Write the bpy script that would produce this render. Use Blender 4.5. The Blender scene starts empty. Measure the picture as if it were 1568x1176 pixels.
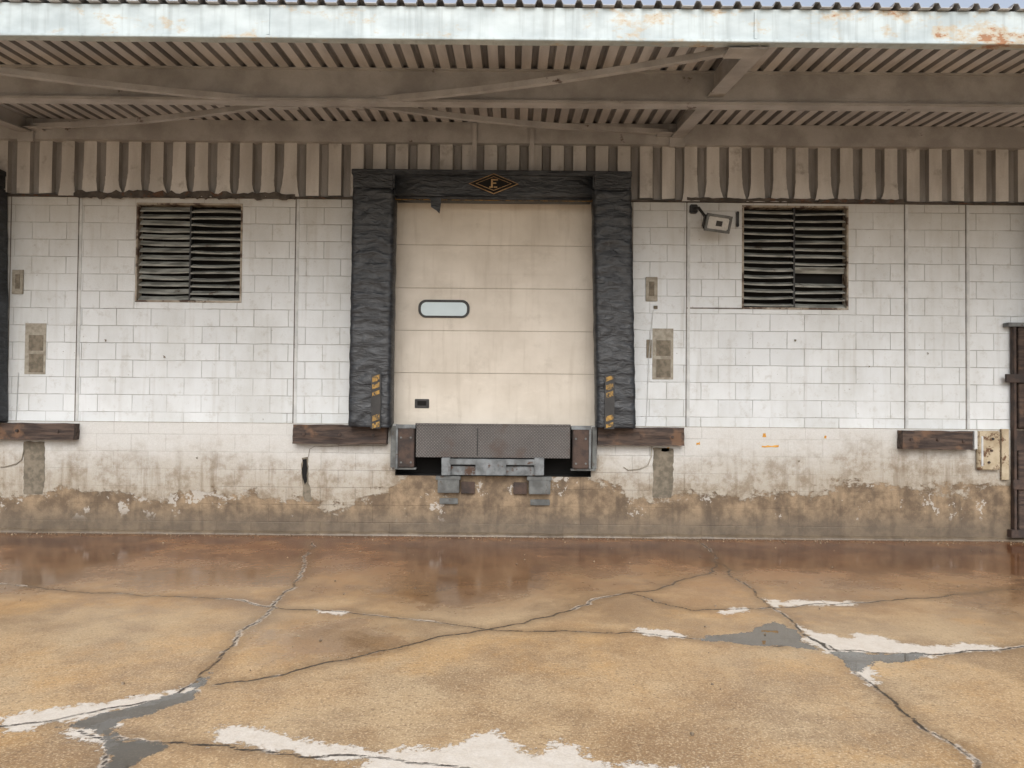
import bpy, bmesh, math, random
import numpy as np
from mathutils import Vector, Matrix
from mathutils import noise as mn
random.seed(7); rng=np.random.default_rng(5)
# ------------------------------------------------------------------ helpers projecting image pixels onto wall and ground planes
F=1175.0; D=9.04; H=1.6; PITCH=math.atan(24/F); ROLL=0.0090
def _ray(u,v):
    dx=u-784; dy=v-588
    a=dx+ROLL*dy; b=dy-ROLL*dx
    xc=a/F; zc=-b/F
    return xc, math.cos(PITCH)-zc*math.sin(PITCH), zc*math.cos(PITCH)+math.sin(PITCH)
def S(u,v,Y=0.0):
    x,y,z=_ray(u,v); t=(Y+D)/y
    return x*t, H+z*t
def G(u,v):
    x,y,z=_ray(u,v); t=-H/z
    return x*t, -D+y*t
# ------------------------------------------------------------------ material helpers
def s2l(c):
    return tuple(((x/255)/12.92 if x/255<=0.04045 else ((x/255+0.055)/1.055)**2.4) for x in c)+(1.0,)
class M:
    def __init__(s,name):
        s.m=bpy.data.materials.new(name); s.m.use_nodes=True
        s.t=s.m.node_tree; s.n=s.t.nodes; s.l=s.t.links
        s.b=s.n['Principled BSDF']
        s.tc=s.n.new('ShaderNodeTexCoord'); s.obj=s.tc.outputs['Object']
        s.sep=s.n.new('ShaderNodeSeparateXYZ'); s.l.new(s.obj,s.sep.inputs[0])
        s.X,s.Y,s.Z=s.sep.outputs
    def put(s,sock,v):
        if isinstance(v,bpy.types.NodeSocket): s.l.new(v,sock)
        else: sock.default_value=v
    def math(s,op,a,b=0.0,c=None,clamp=False):
        n=s.n.new('ShaderNodeMath'); n.operation=op; n.use_clamp=clamp
        s.put(n.inputs[0],a); s.put(n.inputs[1],b)
        if c is not None: s.put(n.inputs[2],c)
        return n.outputs[0]
    def mapv(s,sc=(1,1,1),loc=(0,0,0),vec=None):
        n=s.n.new('ShaderNodeMapping'); n.inputs['Scale'].default_value=sc; n.inputs['Location'].default_value=loc
        s.l.new(vec or s.obj,n.inputs[0]); return n.outputs[0]
    def noise(s,scale,detail=4,sc=(1,1,1),rough=0.55,loc=(0,0,0),dist=0.0):
        n=s.n.new('ShaderNodeTexNoise'); n.inputs['Scale'].default_value=scale
        n.inputs['Detail'].default_value=min(detail,5); n.inputs['Roughness'].default_value=rough
        n.inputs['Distortion'].default_value=dist
        s.l.new(s.mapv(sc,loc),n.inputs['Vector']); return n.outputs[0]
    def step(s,v,a,b,o0=0.0,o1=1.0):
        n=s.n.new('ShaderNodeMapRange'); n.interpolation_type='SMOOTHSTEP'
        s.put(n.inputs[0],v)
        if a<=b:
            n.inputs[1].default_value=a; n.inputs[2].default_value=b; n.inputs[3].default_value=o0; n.inputs[4].default_value=o1
        else:
            n.inputs[1].default_value=b; n.inputs[2].default_value=a; n.inputs[3].default_value=o1; n.inputs[4].default_value=o0
        return n.outputs[0]
    def mix(s,f,a,b):
        n=s.n.new('ShaderNodeMix'); n.data_type='RGBA'
        s.put(n.inputs[0],f); s.put(n.inputs[6],a); s.put(n.inputs[7],b); return n.outputs[2]
    def mul(s,a,b,f=1.0):
        n=s.n.new('ShaderNodeMix'); n.data_type='RGBA'; n.blend_type='MULTIPLY'
        s.put(n.inputs[0],f); s.put(n.inputs[6],a); s.put(n.inputs[7],b); return n.outputs[2]
    def bump(s,h,strength=0.3,dist=0.01,prev=None):
        n=s.n.new('ShaderNodeBump'); n.inputs['Strength'].default_value=strength; n.inputs['Distance'].default_value=dist
        s.l.new(h,n.inputs['Height'])
        if prev is not None: s.l.new(prev,n.inputs['Normal'])
        return n.outputs[0]
    def out(s,col,rough=0.6,nrm=None,metal=0.0,spec=None):
        s.put(s.b.inputs['Base Color'],col); s.put(s.b.inputs['Roughness'],rough); s.put(s.b.inputs['Metallic'],metal)
        if spec is not None: s.put(s.b.inputs['Specular IOR Level'],spec)
        if nrm is not None: s.l.new(nrm,s.b.inputs['Normal'])
        return s.m
def simple(name,c1,c2,scale=6,rough=0.6,bump=0.2,bd=0.004,metal=0.0,sc=(1,1,1),rust=None,lo=0.58,hi=0.66,rs=4.0,spec=None):
    m=M(name); n=m.noise(scale,5,sc)
    col=m.mix(m.step(n,0.35,0.65),s2l(c1),s2l(c2))
    fine=m.noise(60,3)
    col=m.mul(col,m.mix(fine,(0.82,0.82,0.82,1),(1,1,1,1)))
    if rust:
        r=m.noise(rs,5,rough=0.65,loc=(3,1,7))
        rc=m.mix(fine,s2l(rust),s2l(tuple(x*0.55 for x in rust)))
        col=m.mix(m.step(r,lo,hi),col,rc)
    nb=m.bump(fine,bump,bd)
    return m.out(col,rough,nb,metal,spec)

# painted block wall (running bond, staggered)
m=M('painted_block')
cv=m.n.new('ShaderNodeCombineXYZ')
wob=m.noise(2.5,2)
m.l.new(m.math('ADD',m.X,m.math('MULTIPLY',wob,0.012)),cv.inputs[0]); m.l.new(m.math('ADD',m.Z,m.math('MULTIPLY',wob,0.012)),cv.inputs[1])
br=m.n.new('ShaderNodeTexBrick'); m.l.new(cv.outputs[0],br.inputs['Vector'])
for k,v in (('Scale',1.0),('Mortar Size',0.0055),('Mortar Smooth',1.0),('Bias',0.0),('Brick Width',0.406),('Row Height',0.2032)): br.inputs[k].default_value=v
br.offset=0.5; br.offset_frequency=2
br.inputs['Color1'].default_value=s2l((216,222,226)); br.inputs['Color2'].default_value=s2l((208,214,218)); br.inputs['Mortar'].default_value=s2l((158,161,162))
mort=br.outputs['Fac']
vis=m.step(m.noise(1.3,5,loc=(9,0,2)),0.34,0.62,0.30,1.0)
flatc=s2l((212,218,222))
base=m.mix(m.math('MULTIPLY',m.math('SUBTRACT',1.0,vis),mort),br.outputs['Color'],flatc)
crk=m.step(m.noise(2.2,5,loc=(1,5,8)),0.55,0.67)
base=m.mix(m.math('MULTIPLY',m.math('MULTIPLY',mort,crk),0.85),base,s2l((88,85,80)))
n9=m.noise(0.9,5,sc=(1,1,0.6),rough=0.68)
base=m.mix(m.math('MULTIPLY',m.step(n9,0.38,0.68),0.42),base,s2l((172,173,168)))
streak=m.step(m.noise(7,5,sc=(1.6,1,0.10),loc=(2,2,2)),0.52,0.80)
base=m.mix(m.math('MULTIPLY',streak,0.28),base,s2l((150,145,134)))
grit=m.step(m.noise(6,5,rough=0.8,loc=(8,2,4)),0.52,0.70)
base=m.mix(m.math('MULTIPLY',grit,0.34),base,s2l((156,152,142)))
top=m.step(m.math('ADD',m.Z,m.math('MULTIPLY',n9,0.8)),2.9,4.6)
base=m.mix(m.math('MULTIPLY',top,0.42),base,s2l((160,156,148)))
spots=m.step(m.noise(22,3,loc=(4,4,1)),0.70,0.74)
base=m.mix(m.math('MULTIPLY',spots,0.6),base,s2l((112,104,92)))
h=m.math('SUBTRACT',m.math('MULTIPLY',m.noise(45,5,rough=0.78),0.6),m.math('MULTIPLY',mort,m.math('MULTIPLY',vis,0.9)))
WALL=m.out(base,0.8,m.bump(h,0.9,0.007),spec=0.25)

# foundation concrete with worn paint
m=M('foundation_paint_worn')
z=m.Z
n1=m.noise(1.6,5,sc=(0.8,1,1.6),rough=0.74); n2=m.noise(0.5,3,loc=(5,0,0)); nfine=m.noise(11,5,rough=0.78)
lvl=m.math('ADD',m.math('MULTIPLY',m.math('SUBTRACT',n1,0.5),0.85),m.math('MULTIPLY',m.math('SUBTRACT',n2,0.5),0.35))
lvl=m.math('ADD',lvl,m.math('MULTIPLY',m.math('SUBTRACT',nfine,0.5),0.32))
cx_=m.math('ABSOLUTE',m.math('ADD',m.X,0.2)); lvl=m.math('SUBTRACT',lvl,m.step(cx_,1.7,0.6,0.0,0.42))
lvl=m.math('SUBTRACT',lvl,m.step(m.X,1.6,4.2,0.0,0.14))
zz=m.math('ADD',z,lvl)
bare=m.step(zz,0.48,0.42)
dirty=m.step(zz,1.25,0.42)
white=m.mix(n1,s2l((218,220,220)),s2l((198,199,196)))
white=m.mix(m.math('MULTIPLY',dirty,0.8),white,s2l((164,154,136)))
blotch=m.step(m.noise(4,5,rough=0.78,loc=(7,7,7)),0.44,0.64)
white=m.mix(m.math('MULTIPLY',m.math('MULTIPLY',blotch,dirty),0.75),white,s2l((128,112,90)))
up=m.step(m.noise(5,5,sc=(1.5,1,0.14),loc=(6,4,2),rough=0.7),0.48,0.72)
white=m.mix(m.math('MULTIPLY',m.math('MULTIPLY',up,dirty),0.65),white,s2l((122,106,84)))
conc=m.mix(m.step(m.noise(3.5,5,rough=0.75),0.35,0.62),s2l((158,138,112)),s2l((108,92,74)))
conc=m.mix(m.math('MULTIPLY',m.step(z,0.40,0.08),0.7),conc,m.mix(nfine,s2l((70,64,57)),s2l((116,106,92))))
streakb=m.step(m.noise(6,4,sc=(1.4,1,0.2),loc=(1,4,2)),0.5,0.7)
conc=m.mix(m.math('MULTIPLY',streakb,0.45),conc,s2l((74,64,54)))
cp=m.math('ADD',m.noise(2.7,5,rough=0.78,loc=(1,1,3)),m.step(m.X,-1.8,-3.2,-0.045,0.02))
cp=m.step(cp,0.57,0.60)
chips=m.math('MULTIPLY',cp,m.step(z,0.12,0.32))
conc=m.mix(m.math('MULTIPLY',chips,0.75),conc,s2l((192,189,182)))
col=m.mix(bare,white,conc)
col=m.mul(col,m.mix(m.noise(70,4),(0.74,0.74,0.74,1),(1,1,1,1)))
cv=m.n.new('ShaderNodeCombineXYZ'); m.l.new(m.X,cv.inputs[0]); m.l.new(m.math('ADD',m.Z,0.06),cv.inputs[1])
br=m.n.new('ShaderNodeTexBrick'); m.l.new(cv.outputs[0],br.inputs['Vector'])
for k,v in (('Scale',1.0),('Mortar Size',0.006),('Mortar Smooth',0.8),('Brick Width',0.406),('Row Height',0.2032)): br.inputs[k].default_value=v
mm=m.math('MULTIPLY',br.outputs['Fac'],m.step(n2,0.4,0.65,0.15,0.5))
col=m.mix(m.math('MULTIPLY',mm,0.5),col,s2l((72,62,52)))
hh=m.math('ADD',m.math('MULTIPLY',m.math('SUBTRACT',1.0,bare),0.35),m.math('MULTIPLY',nfine,0.6))
hh=m.math('SUBTRACT',hh,m.math('MULTIPLY',mm,0.6))
FOUND=m.out(col,m.step(z,0.0,0.35,0.35,0.75),m.bump(hh,0.8,0.012))

TAUPE=simple('painted_steel_taupe',(182,182,183),(158,157,157),3,0.6,0.25,rust=(92,72,60),lo=0.65,hi=0.71,rs=2.5)
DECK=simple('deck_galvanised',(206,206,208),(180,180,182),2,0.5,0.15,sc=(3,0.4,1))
DECKD=simple('deck_flute_shade',(150,150,152),(122,122,124),2,0.6,0.15,sc=(3,0.4,1))  # darker copy of the deck colour: shade in the flutes painted in
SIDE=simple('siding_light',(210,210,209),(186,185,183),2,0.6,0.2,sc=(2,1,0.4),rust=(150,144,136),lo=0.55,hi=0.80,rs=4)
SIDED=simple('siding_recess_shade',(156,155,154),(128,126,124),3,0.6,0.15,sc=(2,1,0.4))  # recess and rib sides coloured darker to paint in the shade between ribs
RUSTY=simple('rusty_steel',(86,70,62),(56,50,48),8,0.75,0.6,0.006,0.2)
RUSTG=simple('worn_grey_steel',(128,134,138),(92,96,98),8,0.55,0.5,0.004,0.3,rust=(92,68,54),lo=0.56,hi=0.66,rs=7)
BLACK=simple('pit_black',(14,13,12),(8,8,8),4,0.9)
DARKM=simple('dark_metal',(52,52,52),(36,36,37),8,0.5,0.2,metal=0.2)
SLAT=simple('louver_slat',(160,163,158),(108,110,105),4,0.55,0.2,sc=(1,1,5),rust=(94,80,68),lo=0.60,hi=0.7)
FRAME=simple('louver_frame',(172,166,154),(134,122,106),5,0.6,0.3,rust=(94,74,60),lo=0.5,hi=0.58,rs=5)
GALV=simple('galvanised_box',(112,116,116),(84,86,86),7,0.5,0.3,metal=0.3,rust=(84,64,50),lo=0.58,hi=0.7,rs=8)
YEL=simple('yellow_paint_worn',(168,132,64),(124,100,54),14,0.6,0.2,rust=(56,52,48),lo=0.48,hi=0.58,rs=24)
BADGE=simple('badge_gold',(186,156,112),(146,116,78),14,0.5,0.2)
CHIP=simple('chip_yellow',(214,164,72),(190,136,44),14,0.6)
PATCH=simple('bare_block_patch',(166,162,150),(140,134,122),14,0.8,0.5)
PATCHD=simple('bare_block_inner',(130,122,108),(102,96,84),16,0.85,0.5)
PALE=simple('sealant_pale',(206,210,210),(184,188,190),6,0.6,0.2)
JOINT=simple('joint_dark',(126,121,114),(92,88,82),6,0.8,0.2)
DGAP=simple('door_joint',(146,136,122),(126,116,104),6,0.8,0.1)
FLASH=simple('ragged_flashing',(88,82,76),(58,54,50),9,0.7,0.5,rust=(104,76,58),lo=0.56,hi=0.62,rs=9)
PLATE=simple('weathered_plate',(186,174,150),(160,146,120),6,0.6,0.3,rust=(112,78,50),lo=0.52,hi=0.60,rs=9)
STONE=simple('stone_grit',(150,134,112),(96,84,70),20,0.8,0.4)

# fascia
m=M('fascia_white_paint')
col=m.mix(m.step(m.noise(2.5,5,sc=(1,1,2)),0.3,0.7),s2l((184,197,201)),s2l((158,171,176)))
st=m.step(m.noise(9,5,sc=(2.2,1,0.12)),0.46,0.75); col=m.mix(m.math('MULTIPLY',st,0.5),col,s2l((128,138,140)))
rx=m.step(m.X,-2.5,5.0,0.0,0.10)
r=m.math('ADD',m.noise(2.6,5,sc=(1,1,1.8),rough=0.74,loc=(4,0,2)),rx)
col=m.mix(m.math('MULTIPLY',m.step(r,0.57,0.68),0.6),col,s2l((172,150,112)))
col=m.mix(m.math('MULTIPLY',m.step(r,0.67,0.73),0.9),col,m.mix(m.noise(30,4),s2l((162,108,58)),s2l((116,76,46))))
FASC=m.out(col,0.5,m.bump(m.noise(5,4,sc=(3,1,0.6)),0.3,0.01))

# door
m=M('door_beige_paint')
col=m.mix(m.step(m.noise(1.6,5,loc=(2,3,1)),0.3,0.7),s2l((212,206,195)),s2l((193,186,174)))
sc1=m.step(m.noise(4,5,sc=(0.6,1,1.6),rough=0.7),0.54,0.72)
col=m.mix(m.math('MULTIPLY',sc1,0.3),col,s2l((224,218,207)))
dr=m.step(m.noise(10,4,sc=(1.5,1,0.12)),0.5,0.8); col=m.mix(m.math('MULTIPLY',dr,0.30),col,s2l((158,148,132)))
smg=m.step(m.noise(2.6,5,sc=(1,1,1),rough=0.75,loc=(6,6,6)),0.54,0.72); col=m.mix(m.math('MULTIPLY',smg,0.25),col,s2l((148,139,125)))
DOOR=m.out(col,0.45,m.bump(m.noise(120,2),0.08,0.002,m.bump(m.noise(1.6,2),0.25,0.03)))
# vinyl
m=M('black_vinyl_worn')
w=m.noise(6,5,sc=(1.0,1,3.0),dist=0.8)
col=m.mix(m.step(w,0.4,0.7),s2l((34,38,43)),s2l((56,61,67)))
col=m.mix(m.math('MULTIPLY',m.step(m.noise(18,5),0.6,0.75),0.4),col,s2l((86,87,87)))
VINYL=m.out(col,0.40,m.bump(w,0.7,0.03,m.bump(m.noise(30,4,sc=(1,1,2.5)),0.3,0.008)))
# timber
m=M('old_timber')
g=m.noise(9,5,sc=(0.35,3,3),rough=0.65)
col=m.mix(m.step(g,0.35,0.65),s2l((44,35,32)),s2l((84,69,60)))
col=m.mix(m.step(m.noise(3,5),0.6,0.7),col,s2l((104,80,62)))
TIMBER=m.out(col,0.75,m.bump(g,0.8,0.012))
# tread plate (raised lozenges)
m=M('tread_plate')
cv=m.n.new('ShaderNodeCombineXYZ')
m.l.new(m.math('ADD',m.X,m.Z),cv.inputs[0]); m.l.new(m.math('SUBTRACT',m.X,m.Z),cv.inputs[1])
v=m.n.new('ShaderNodeTexVoronoi'); v.inputs['Scale'].default_value=28; v.inputs['Randomness'].default_value=0.0
m.l.new(cv.outputs[0],v.inputs['Vector'])
dots=m.step(v.outputs['Distance'],0.42,0.22)
col=m.mix(m.noise(4,5),s2l((56,54,55)),s2l((90,87,86)))
col=m.mix(m.math('MULTIPLY',dots,0.42),col,s2l((128,125,122)))
col=m.mix(m.math('MULTIPLY',m.step(m.noise(3,5,loc=(3,3,3)),0.52,0.7),0.8),col,s2l((78,66,61)))
TREAD=m.out(col,0.5,m.bump(dots,0.6,0.004),0.2)
m=M('lamp_glass'); GLASS=m.out(m.mix(m.noise(30,3),s2l((150,152,150)),s2l((196,197,194))),0.15)
m=M('window_glass_bright'); WIN=m.out(m.mix(m.noise(4,2),s2l((196,214,222)),s2l((176,196,206))),0.15)

# ------------------------------------------------------------------ mesh helpers
def empty(name):
    e=bpy.data.objects.new(name,None); bpy.context.scene.collection.objects.link(e); return e
def mkobj(name,bm,mat,parent=None,smooth=False):
    me=bpy.data.meshes.new(name); bmesh.ops.recalc_face_normals(bm,faces=bm.faces); bm.to_mesh(me); bm.free()
    for mt in (mat if isinstance(mat,list) else [mat]): me.materials.append(mt)
    if smooth:
        for p in me.polygons: p.use_smooth=True
    o=bpy.data.objects.new(name,me); bpy.context.scene.collection.objects.link(o)
    if parent: o.parent=parent
    return o
def bbox(bm,x0,x1,y0,y1,z0,z1,bev=0.0,mi=0):
    b2=bmesh.new(); bmesh.ops.create_cube(b2,size=1)
    for v in b2.verts: v.co=Vector(((x0+x1)/2+v.co.x*(x1-x0),(y0+y1)/2+v.co.y*(y1-y0),(z0+z1)/2+v.co.z*(z1-z0)))
    if bev>0: bmesh.ops.bevel(b2,geom=b2.edges[:],offset=bev,segments=2,affect='EDGES')
    for f in b2.faces: f.material_index=mi
    t=bpy.data.meshes.new('t'); b2.to_mesh(t); b2.free(); bm.from_mesh(t); bpy.data.meshes.remove(t)
def boxes(name,lst,mat,parent,bev=0.004):
    bm=bmesh.new()
    for b in lst: bbox(bm,*b[:6],bev=bev,mi=(b[6] if len(b)>6 else 0))
    return mkobj(name,bm,mat,parent)
def SB(u0,v0,u1,v1,Yf,dep):   # box whose front face (plane Yf) covers the rectangle given in image pixels
    x0,z1=S((u0),(v0+v1)/2,Yf)[0],S((u0+u1)/2,v0,Yf)[1]; x1,z0=S(u1,(v0+v1)/2,Yf)[0],S((u0+u1)/2,v1,Yf)[1]
    return (x0,x1,Yf,Yf+dep,z0,z1)
def beam(bm,p,q,w,h,mi=0):
    p=Vector(p);q=Vector(q); d=(q-p); L=d.length; rot=d.to_track_quat('Y','Z').to_matrix().to_4x4()
    b2=bmesh.new(); bmesh.ops.create_cube(b2,size=1)
    for v in b2.verts: v.co=Vector((v.co.x*w,v.co.y*L,v.co.z*h))
    bmesh.ops.transform(b2,matrix=Matrix.Translation((p+q)/2)@rot,verts=b2.verts)
    for f in b2.faces: f.material_index=mi
    t=bpy.data.meshes.new('t'); b2.to_mesh(t); b2.free(); bm.from_mesh(t); bpy.data.meshes.remove(t)
def poly(bm,pts,y0,y1,mi=0):
    vs=[bm.verts.new((x,y0,z)) for x,z in pts]; f=bm.faces.new(vs); f.material_index=mi
    r=bmesh.ops.extrude_face_region(bm,geom=[f])
    for e in r['geom']:
        if isinstance(e,bmesh.types.BMVert): e.co.y=y1
        if isinstance(e,bmesh.types.BMFace): e.material_index=mi
def cyl(bm,c,r,L,axis='Y',seg=16,mi=0):
    mt=Matrix.Translation(c)
    if axis=='Y': mt=mt@Matrix.Rotation(math.pi/2,4,'X')
    if axis=='X': mt=mt@Matrix.Rotation(math.pi/2,4,'Y')
    bmesh.ops.create_cone(bm,cap_ends=True,segments=seg,radius1=r,radius2=r,depth=L,matrix=mt)
def tube(name,pts,r,mat,parent):
    c=bpy.data.curves.new(name,'CURVE'); c.dimensions='3D'; c.bevel_depth=r; c.bevel_resolution=3
    s=c.splines.new('POLY'); s.points.add(len(pts)-1)
    for a,b in zip(s.points,pts): a.co=(*b,1)
    c.materials.append(mat)
    o=bpy.data.objects.new(name,c); bpy.context.scene.collection.objects.link(o); o.parent=parent; return o
def holes_slab(bm,X0,X1,Z0,Z1,y0,y1,holes):
    xs=sorted({X0,X1}|{h[0] for h in holes}|{h[1] for h in holes}); zs=sorted({Z0,Z1}|{h[2] for h in holes}|{h[3] for h in holes})
    for a,b in zip(xs,xs[1:]):
        for c,d in zip(zs,zs[1:]):
            cx,cz=(a+b)/2,(c+d)/2
            if any(h[0]<cx<h[1] and h[2]<cz<h[3] for h in holes): continue
            bbox(bm,a,b,y0,y1,c,d)

XL,XR=-20,20
ZF=S(784,651)[1]      # dock level
ZS=S(784,306)[1]      # top of block
OFF=[0.0,-7.33,7.94]
# ------------------------------------------------------------------ building
bld=empty('warehouse_building')
dx0,dx1=S(600,480)[0]-0.03,S(916,480)[0]+0.03
dh=[(dx0+o,dx1+o,ZF-0.001,ZS-0.02) for o in OFF]
vents=[(208,311,371,463),(1136,315,1299,474)]
vh=[]
for v in vents:
    b=SB(*v,0,0.1); vh.append((b[0],b[1],b[4],b[5]))
bm=bmesh.new(); holes_slab(bm,XL,XR,ZF,ZS,0.0,0.3,dh+vh); mkobj('block_wall',bm,WALL,bld)
lx0,lx1=S(606,680)[0],S(905,680)[0]; lz0=S(757,729)[1]
lh=[(lx0+o,lx1+o,lz0,ZF) for o in OFF]
bm=bmesh.new(); holes_slab(bm,XL,XR,-0.3,ZF,-0.018,0.3,lh); mkobj('foundation_wall',bm,FOUND,bld)
bm=bmesh.new(); n=260; rr=[]
for i in range(n+1):
    x=-10+20*i/n; d=0.045+0.02*mn.noise(Vector((x*2,0,3))); hgt_=0.024+0.018*mn.noise(Vector((x*3,4,0)))
    rr.append([bm.verts.new(p) for p in ((x,-0.015,hgt_+0.02),(x,-0.019-d*0.7,hgt_),(x,-0.019-d,0.0),(x,-0.019-d-0.01,-0.05))])
for a,b in zip(rr,rr[1:]):
    for j in range(3): bm.faces.new((a[j],b[j],b[j+1],a[j+1]))
mkobj('foundation_curb',bm,FOUND,bld,True)
boxes('interior_backing',[(XL,XR,0.6,0.7,-0.3,5.2),(XL,XR,0.31,0.6,5.05,5.2),(XL,XR,0.31,0.6,-0.1,0.0)],BLACK,bld,0)
boxes('building_mass',[(XL,XR,0.75,16,-0.3,5.3)],WALL,bld,0)
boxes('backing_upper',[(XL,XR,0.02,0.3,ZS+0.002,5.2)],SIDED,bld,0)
# corrugated siding
z0s=S(784,304)[1]; z1s=S(784,222)[1]
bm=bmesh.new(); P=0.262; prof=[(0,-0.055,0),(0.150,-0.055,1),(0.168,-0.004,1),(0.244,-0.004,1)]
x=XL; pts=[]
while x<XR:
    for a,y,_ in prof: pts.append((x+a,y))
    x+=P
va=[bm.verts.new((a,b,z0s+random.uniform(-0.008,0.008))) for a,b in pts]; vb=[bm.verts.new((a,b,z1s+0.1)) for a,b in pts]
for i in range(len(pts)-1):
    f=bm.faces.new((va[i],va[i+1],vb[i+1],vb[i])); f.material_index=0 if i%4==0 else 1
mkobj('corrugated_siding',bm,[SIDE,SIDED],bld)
bm=bmesh.new(); x=XL
bays=[(S(70,300)[0],S(475,300)[0]),(S(1045,300)[0],S(1372,300)[0])]
while x<XR:
    if any(a<x<b-0.1 for a,b in bays):
        c=x+0.075; zt=z0s+random.uniform(0.20,0.34); zb=z0s+random.uniform(-0.03,0.015); L=[];R=[]
        kw=random.uniform(0.098,0.131); kr=random.uniform(0.09,0.131); n=9; pw=random.uniform(1.6,3.6)
        for i in range(n+1):
            t=i/n; e=t**pw
            L.append((c-0.076-(kw-0.076)*e+random.uniform(-.003,.003),zt+(zb-zt)*t)); R.append((c+0.076+(kr-0.076)*e+random.uniform(-.003,.003)*(t>0.2),zt+(zb-zt)*t))
        poly(bm,L+R[::-1],-0.064,-0.052)
    x+=P
mkobj('flared_siding_closures',bm,SIDE,bld)
bm=bmesh.new()
for a,b in ((S(118,300)[0],S(455,300)[0]),(S(1050,300)[0],S(1250,300)[0]),(S(1250,300)[0],S(1385,300)[0])):
    up=[];dn=[];x=a
    amp=0.045 if a<0 else 0.018
    while x<b:
        up.append((x,z0s+random.uniform(0,amp))); dn.append((x,z0s-0.015-random.uniform(0,amp*1.2))); x+=0.05
    poly(bm,up+dn[::-1],-0.075,-0.058)
mkobj('ragged_flashing',bm,FLASH,bld)
boxes('head_flashing',[(XL,XR,-0.05,0.0,z0s-0.03,z0s-0.012)],FLASH,bld,0.002)
# control joints
jl=[];jp=[]
for u in (118,451,1051,1385,1479):
    x=S(u,480)[0]; jl.append((x-0.006,x+0.006,-0.003,0.01,ZF,ZS)); jp.append((x+0.012,x+0.042,-0.006,0.01,ZF,ZS))
for u in (14,540,968):
    x=S(u,480)[0]; jl.append((x-0.006,x+0.006,-0.003,0.01,ZF,ZS))
boxes('joint_gaps',jl,JOINT,bld,0); boxes('joint_sealant',jp,PALE,bld,0.002)
b=SB(1051,471,1136,473,-0.004,0.01); boxes('step_crack',[b],JOINT,bld,0)
boxes('dock_ledge_joint',[(XL,lx0-0.1,-0.021,0.0,ZF-0.004,ZF+0.002),(lx1+0.1,XR,-0.021,0.0,ZF-0.004,ZF+0.002)],PATCH,bld,0)
for pi,(u,v) in enumerate(((38,495),(999,503))):
    boxes('bare_patch_frame',[SB(u,v,u+32,v+78,-0.006,0.01)],PATCH,bld,0.001)
    boxes('bare_patch_squares',[SB(u+6,v+18,u+28,v+42,-0.010,0.008),SB(u+6,v+47,u+28,v+75,-0.010,0.008)],PATCHD,bld,0.001)
boxes('cover_plates',[SB(18,413,35,450,-0.02,0.02),SB(989,424,1007,461,-0.02,0.02)],PATCH,bld,0.004)
boxes('plate_switches',[SB(23,420,30,442,-0.026,0.01),SB(994,431,1002,453,-0.026,0.01),SB(1001,468,1007,473,-0.015,0.012),SB(990,520,998,548,-0.015,0.012)],PATCHD,bld,0.002)
def rag(name,pts,mat,y=-0.022,par=bld,jit=2.0):
    bm=bmesh.new(); P2=[]
    for (a,b),(c,d) in zip(pts,pts[1:]+pts[:1]):
        n=max(2,int(math.hypot(c-a,d-b)/5))
        for i in range(n):
            t=i/n; P2.append(S(a+(c-a)*t+random.uniform(-jit,jit),b+(d-b)*t+random.uniform(-jit,jit),y))
    poly(bm,P2,y,y+0.004); return mkobj(name,bm,mat,par)
rag('bare_strip',[(36,676),(68,676),(68,735),(64,757),(36,757)],PATCHD,y=-0.0225,jit=1.0)
rag('bare_strip',[(1000,686),(1031,686),(1031,740),(1027,762),(1000,762)],PATCHD,y=-0.0225,jit=1.0)
rag('wall_gouge',[(462,700),(471,700),(473,740),(478,768),(466,768),(462,735)],PATCHD,jit=1.4)
rag('wall_gouge_core',[(463,703),(470,703),(470,738),(466,742),(463,725)],BLACK,y=-0.027,jit=1.0)
for (u,v,a,b) in ((1168,664,5,5),(1166,683,26,2),(1262,668,3,3),(1066,678,6,3),(1013,686,12,5)):
    rag('yellow_paint_chip',[(u,v),(u+a,v-1),(u+a,v+b),(u,v+b)],CHIP,y=-0.0225,jit=0.8)
for u,v in ((1222,705),(1217,520),(160,520),(250,545),(1330,560),(300,700),(1420,540),(720,690)):
    rag('wall_pock',[(u,v),(u+2.5,v),(u+2.5,v+2.5),(u,v+2.5)],PATCHD,y=-0.0225,jit=0.8)
def SP(y,l): return [(S(u,v,y)[0],y,S(u,v,y)[1]) for u,v in l]
tube('conduit_loop',SP(-0.03,((998,684),(997,700),(992,712),(980,718),(962,720),(955,715))),0.006,PATCH,bld)
tube('conduit_loop',SP(-0.03,((36,690),(33,703),(25,710),(10,714),(0,715))),0.006,PATCH,bld)
tube('conduit_thin',SP(-0.03,((472,700),(474,688),(482,683),(500,684),(530,682),(590,683))),0.0025,PATCHD,bld)
tube('conduit_thin',SP(-0.012,((28,570),(26,610),(24,646))),0.004,PALE,bld)
tube('conduit_thin',SP(-0.012,((1000,475),(994,540),(990,640),(988,655))),0.004,PALE,bld)

# ------------------------------------------------------------------ canopy
can=empty('metal_canopy')
YF=-3.17; YM=-1.81
zw=S(784,192)[1]; zf=S(784,11,YF)[1]
def zd(y): return zw+(zf-zw)*(y/YF)
bm=bmesh.new(); P=0.152; pts=[]
x=XL
while x<XR:
    pts+= [(x,0.0),(x+0.086,0.0),(x+0.102,0.036),(x+0.136,0.036)]; x+=P
YE=YF-0.06
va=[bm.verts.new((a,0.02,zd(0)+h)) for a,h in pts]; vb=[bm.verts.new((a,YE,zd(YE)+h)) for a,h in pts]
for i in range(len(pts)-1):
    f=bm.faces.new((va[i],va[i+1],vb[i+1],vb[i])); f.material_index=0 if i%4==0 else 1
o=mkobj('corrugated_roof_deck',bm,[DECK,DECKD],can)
sm=o.modifiers.new('th','SOLIDIFY'); sm.thickness=0.003
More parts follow.
